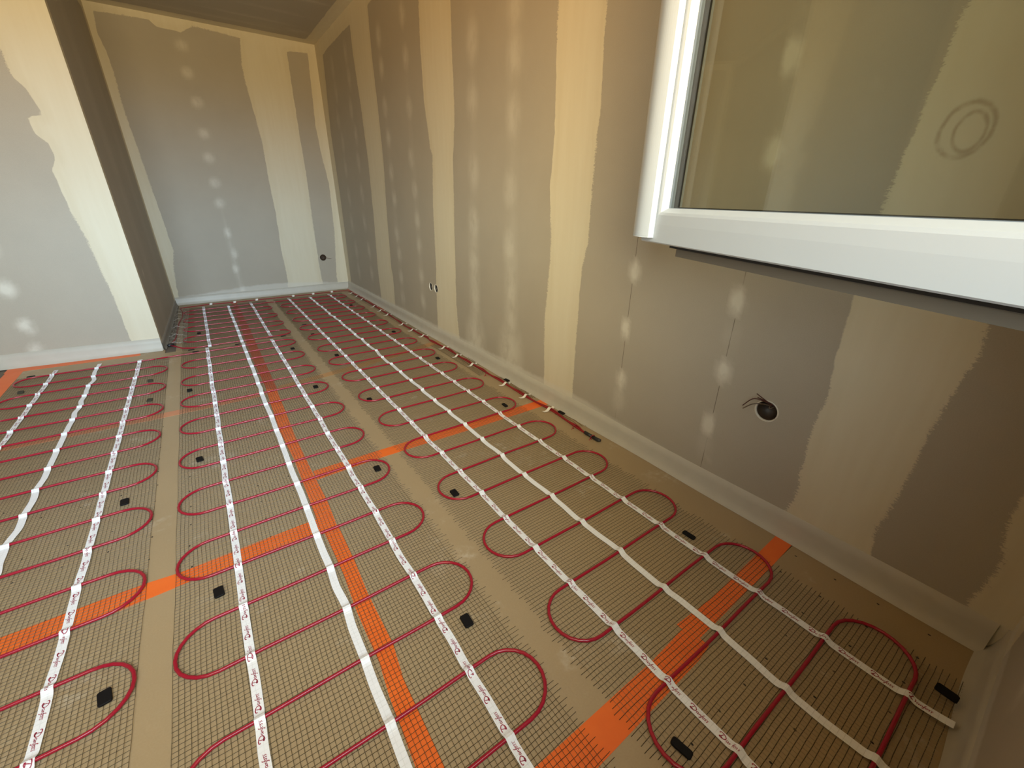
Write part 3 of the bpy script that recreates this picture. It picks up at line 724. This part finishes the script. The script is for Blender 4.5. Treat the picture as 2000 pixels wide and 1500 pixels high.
for (x, y), a in zip([(1.285,4.893),(1.285,4.699),(1.285,4.517),(1.286,4.142),(1.283,3.943),(1.280,3.755),(1.275,3.38),(1.272,3.169),(1.280,2.975),(1.285,2.631),(1.281,2.426),(1.283,2.224),(1.284,1.847),(1.284,1.649),(1.288,1.453)],
                     [.15,.1,.2,.12,.1,.2,.15,.1,.1,.2,.25,.25,.1,.15,.2]):
    tagstrip(x, y, a, .085, sup, so)
for x, y in [(-.035,5.10),(.165,5.076),(.362,5.082),(.71,5.082),(.914,5.09),(1.114,5.10)]:
    tagstrip(x, y, math.pi / 2 - .1, .075, sup, so, .011)
# shreds of net left on the cable
V = []; F = []
def shred(P, w=.0010):
    n = len(V); P = [Vector(p) - so for p in P]
    for i, p in enumerate(P):
        d = P[min(i+1, len(P)-1)] - P[max(i-1, 0)]; s_ = Vector((-d.y, d.x, 0)).normalized() * w
        V.extend([p - s_, p + Vector((0, 0, w)), p + s_])
    for i in range(len(P) - 1): a = n + 3*i; F.extend([(a, a+1, a+4, a+3), (a+1, a+2, a+5, a+4)])
for (y0, y1, xa, xb, n) in [(2.75, 2.05, 1.225, 1.275, 6), (1.98, 1.84, 1.295, 1.33, 4), (1.84, 1.62, 1.295, 1.325, 4), (1.40, 1.24, 1.28, 1.325, 4), (2.5, 2.2, 1.29, 1.32, 3), (4.9, 3.0, 1.255, 1.31, 5)]:
    for i in range(n):
        x = xa + (xb - xa) * i / (n - 1); a = random.uniform(.005, .02)
        sh = random.uniform(-.02, .02)
        shred([(x + a * math.sin(t * math.pi) * .5 + random.uniform(-.001, .001), y0 + (y1 - y0) * t + sh, .004 + .002 * math.sin(t * 9 + i)) for t in np.linspace(0, 1, 14)])
    mesh('net_remnant', V, F, M_netX, sup); V = []; F = []

# narrow grey offcut of net beside the alcove return wall
off = empty('net_offcut', (-.29, 4.4, 0)); tag(off, 'narrow grey net offcut with cable and pale rungs beside the alcove return wall', 'net offcut')
oo = Vector(off.location); V = []; F = []
_so = so; so = oo
for i in range(10):
    x = -.338 + i * .011
    shred([(x + .02 * (t - .0) + .0025 * math.sin(t * 14 + i), 3.76 + 1.24 * t, .010 + .006 * math.sin(i * 2 + t * 5)) for t in np.linspace(0, 1, 30)], .0010)
for j in range(62):
    y = 3.78 + j * .02
    shred([(-.342 + .02 * (y - 3.76) + .105 * t, y + .003 * math.sin(t * 6 + j), .010 + .004 * math.sin(t * 7 + j)) for t in np.linspace(0, 1, 5)], .0006)
mesh('net', V, F, M_netG, off); so = _so
b = MB(); b.tube([p - oo for p in curve_pts([(-.335,3.765,.008),(-.305,3.9,.010),(-.298,4.15,.008),(-.288,4.4,.010),(-.270,4.6,.008),(-.262,4.8,.010),(-.275,4.95,.008),(-.286,5.053,.0065)], 8)], .0045, 8); b.obj('cable', M_cableD, off, True)
b = MB(); b.tube([Vector((-.345, 3.745, .010)) - oo, Vector((-.315, 3.765, .010)) - oo], .010, 10); b.obj('end_sleeve', M_boxD, off, True)
for y, a in [(4.78, -.1), (4.57, .1), (4.29, -.15), (4.03, .05), (3.80, .1)]:
    o = tagstrip(-.310 + .02 * (y - 3.76), y, a, .095, off, oo, .004); o.data.materials[0] = M_tag

# ------------------------------------------------------------ boxes in the walls
def wall_box(name, label, cat, C0, ax, r, depth, m_in, m_rim, wires, group=None):
    """ax = ('x' wall faces -X) or ('y' wall faces -Y); C0 = centre on the wall plane"""
    root = empty(name, C0); tag(root, label, cat, group)
    def to(a, b_, d): return (d, a, b_) if ax == 'x' else (a, d, b_)      # a,b in wall plane; d into the wall
    N = 32; V = []; F = []
    prof = [(r * .97, -.0005), (r * .95, .004), (r * .93, depth), (0.0001, depth)]
    for rr, d in prof:
        for k in range(N): q = 2 * math.pi * k / N; V.append(to(rr * math.cos(q), rr * math.sin(q), d))
    for L in range(3):
        for k in range(N): F.append((L*N+k, L*N+(k+1) % N, (L+1)*N+(k+1) % N, (L+1)*N+k))
    mesh('cup', V, F, m_in, root, True)
    V = []; F = []
    for rr, d in [(r * .93, .006), (r * .95, -.001), (r * 1.06, -.0015), (r * 1.07, .0002)]:
        for k in range(N): q = 2 * math.pi * k / N; V.append(to(rr * math.cos(q), rr * math.sin(q), d))
    for L in range(3):
        for k in range(N): F.append((L*N+k, L*N+(k+1) % N, (L+1)*N+(k+1) % N, (L+1)*N+k))
    mesh('rim', V, F, m_rim, root, True)
    for P, m in wires:
        b = MB(); b.tube([p for p in curve_pts([Vector(p) - Vector(C0) for p in P], 8)], .0016, 6); b.obj('wire', m, root, True)
    return root
wall_box('wall_box', 'open round brown wiring box with loose wires, low on the right wall under the sash', 'wiring box', (RW, *HOLE_R), 'x', .034, .05, M_box, M_boxW,
  [([(1.385,.488,.405),(1.35,.478,.418),(1.31,.495,.440),(1.297,.518,.441),(1.290,.540,.411)], M_wire),
   ([(1.385,.485,.403),(1.352,.480,.415),(1.315,.493,.428),(1.297,.515,.424),(1.290,.537,.402)], M_wire2),
   ([(1.385,.487,.408),(1.352,.478,.420),(1.32,.490,.440),(1.300,.512,.460)], M_wire),
   ([(1.385,.484,.400),(1.352,.476,.418),(1.325,.484,.435),(1.300,.507,.449)], M_wire),
   ([(1.385,.480,.400),(1.354,.474,.414),(1.345,.482,.408),(1.350,.486,.416)], M_wire2)])
for (c, lab) in ((OUT_A, 'farther of two round black socket boxes side by side on the right wall'), (OUT_B, 'nearer of two round black socket boxes side by side on the right wall')):
    wall_box('socket_box', lab, 'socket box', (RW, *c), 'x', .030, .045, M_boxD, M_boxW, [([(1.38, c[0], c[1]), (1.36, c[0] - .008, c[1] + .01), (1.352, c[0] + .005, c[1] - .012)], M_wire2)], 'twin socket boxes on the right wall')
wall_box('wall_box', 'round brown wiring box with one wire, low on the back wall near the corner', 'wiring box', (HOLE_F[0], YB, HOLE_F[1]), 'y', .032, .045, M_box, M_box,
  [([(1.112,5.28,.372),(1.12,5.235,.372),(1.15,5.21,.365),(1.188,5.20,.358)], M_wire2), ([(1.10,5.28,.36),(1.105,5.245,.368),(1.115,5.25,.38)], M_wire)])

# ------------------------------------------------------------ window frame and the open sash
w = MB(); fw_, fy0, fy1 = .062, YF - .075, YF - .005
for a, c in (((WX0, fy0, WZ0), (WX1, fy1, WZ0 + .035)), ((WX0, fy0, WZ1 - fw_), (WX1, fy1, WZ1)), ((WX0, fy0, WZ0 + .035), (WX0 + fw_, fy1, WZ1 - fw_)), ((WX1 - fw_, fy0, WZ0 + .035), (WX1, fy1, WZ1 - fw_))): w.box(a, c)
tag(w.obj('window_1', M_pvc), kind='structure')

az = math.radians(21.8); U = Vector((math.sin(az), math.cos(az), 0)); Nn = Vector((math.cos(az), -math.sin(az), 0))   # along the sash (to its free edge), depth away from camera side
PC = Vector((.9925, .7835, .900)); SL = .985; ZT = 2.08
sash = empty('window_sash', PC); tag(sash, 'white plastic window sash swung open into the room at the upper right', 'window sash')
def loc(u, d, z): return (U * u + Nn * d) + Vector((0, 0, z - .900))
def frame_sweep(name, prof, mat, u0, u1, z0, z1, mitre=True):
    """profile of (inset, depth) swept round the rectangle u0..u1 x z0..z1"""
    b = MB(); V = []; n = len(prof)
    for (cu, cz, su, sz) in ((u1, z0, -1, 1), (u0, z0, 1, 1), (u0, z1, 1, -1), (u1, z1, -1, -1)):
        for (ins, d) in prof: V.append(loc(cu + su * ins, d, cz + sz * ins))
    F = [(c*n+k, c*n+(k+1) % n, ((c+1) % 4)*n+(k+1) % n, ((c+1) % 4)*n+k) for c in range(4) for k in range(n)]
    b.add(V, F); o = b.obj(name, mat, sash); return o
# closed profile: outer face, slanted rebate to the glass, room-side bead, back
body = [(0, .003), (.003, 0), (.045, 0), (.068, .0015), (.074, .004), (.084, .018), (.0845, .024), (.0845, .046), (.080, .052), (.070, .064), (.004, .064), (.002, .050), (0, .046)]
frame_sweep('sash_frame', body, M_pvc, -SL, 0, .900, ZT)
frame_sweep('gasket', [(.083, .0185), (.0850, .0190), (.0850, .0310), (.083, .0310)], M_gasketB, -SL, 0, .900, ZT)
frame_sweep('glazing_spacer', [(.083, .0310), (.0856, .0310), (.0856, .0440), (.083, .0440)], M_gasket, -SL, 0, .900, ZT)
frame_sweep('inner_gasket', [(.083, .0442), (.0865, .0442), (.0865, .047), (.083, .047)], M_gasket, -SL, 0, .900, ZT)
for d0, nm in ((.0236, 'outer_pane'), (.0405, 'inner_pane')):
    b = MB(); q = [(-SL + .0835, .9835), (-.0835, .9835), (-.0835, ZT - .0835), (-SL + .0835, ZT - .0835)]
    V = [loc(u, d0, z) for u, z in q] + [loc(u, d0 + .004, z) for u, z in q]
    b.add(V, [(3, 2, 1, 0)]); b.obj(nm, M_glass, sash)
# room-side overlap below the sash
b = MB()
def lbox(b, u0, u1, d0, d1, z0, z1, m=0):
    V = [loc(u, d, z) for z in (z0, z1) for (u, d) in ((u0, d0), (u1, d0), (u1, d1), (u0, d1))]
    b.add(V, [(0,3,2,1),(4,5,6,7),(0,1,5,4),(1,2,6,5),(2,3,7,6),(3,0,4,7)], m)
lbox(b, -SL, -.076, .064, .080, .866, .884); lbox(b, -SL, -.076, .0645, .076, .884, .950)
b.obj('overlap_flange', M_flangeShade, sash)
b = MB(); lbox(b, -SL + .01, -.080, .040, .064, .889, .8999); b.obj('shadow_gap_bar', M_gasket, sash)  # black bar painted in for the shadow gap under the sash
# rounded cover profile on the free edge, with its end cap
def cover(name, z0, z1, s, m):
    b = MB(); n = 14; V = []
    prof = [(-.062, -.0005), (-.062, -.006)]
    for k in range(n + 1):
        t = k / n; prof.append((-.058 + .082 * t, -.008 - .016 * math.sin(math.pi * (.12 + .80 * t)) * s))
    prof += [(.026, -.004), (.026, .020), (.0005, .020), (.0005, -.0005)]
    for z in (z0, z1): V += [loc(u, d, z) for u, d in prof]
    N = len(prof); F = [(k, (k+1) % N, N+(k+1) % N, N+k) for k in range(N)] + [tuple(range(N))[::-1], tuple(range(N, 2*N))]
    b.add(V, F); return b.obj(name, m, sash)
cover('cover_profile', .9165, 2.06, 1.0, M_pvc); cover('end_cap', .9125, .9163, 1.10, M_pvc)
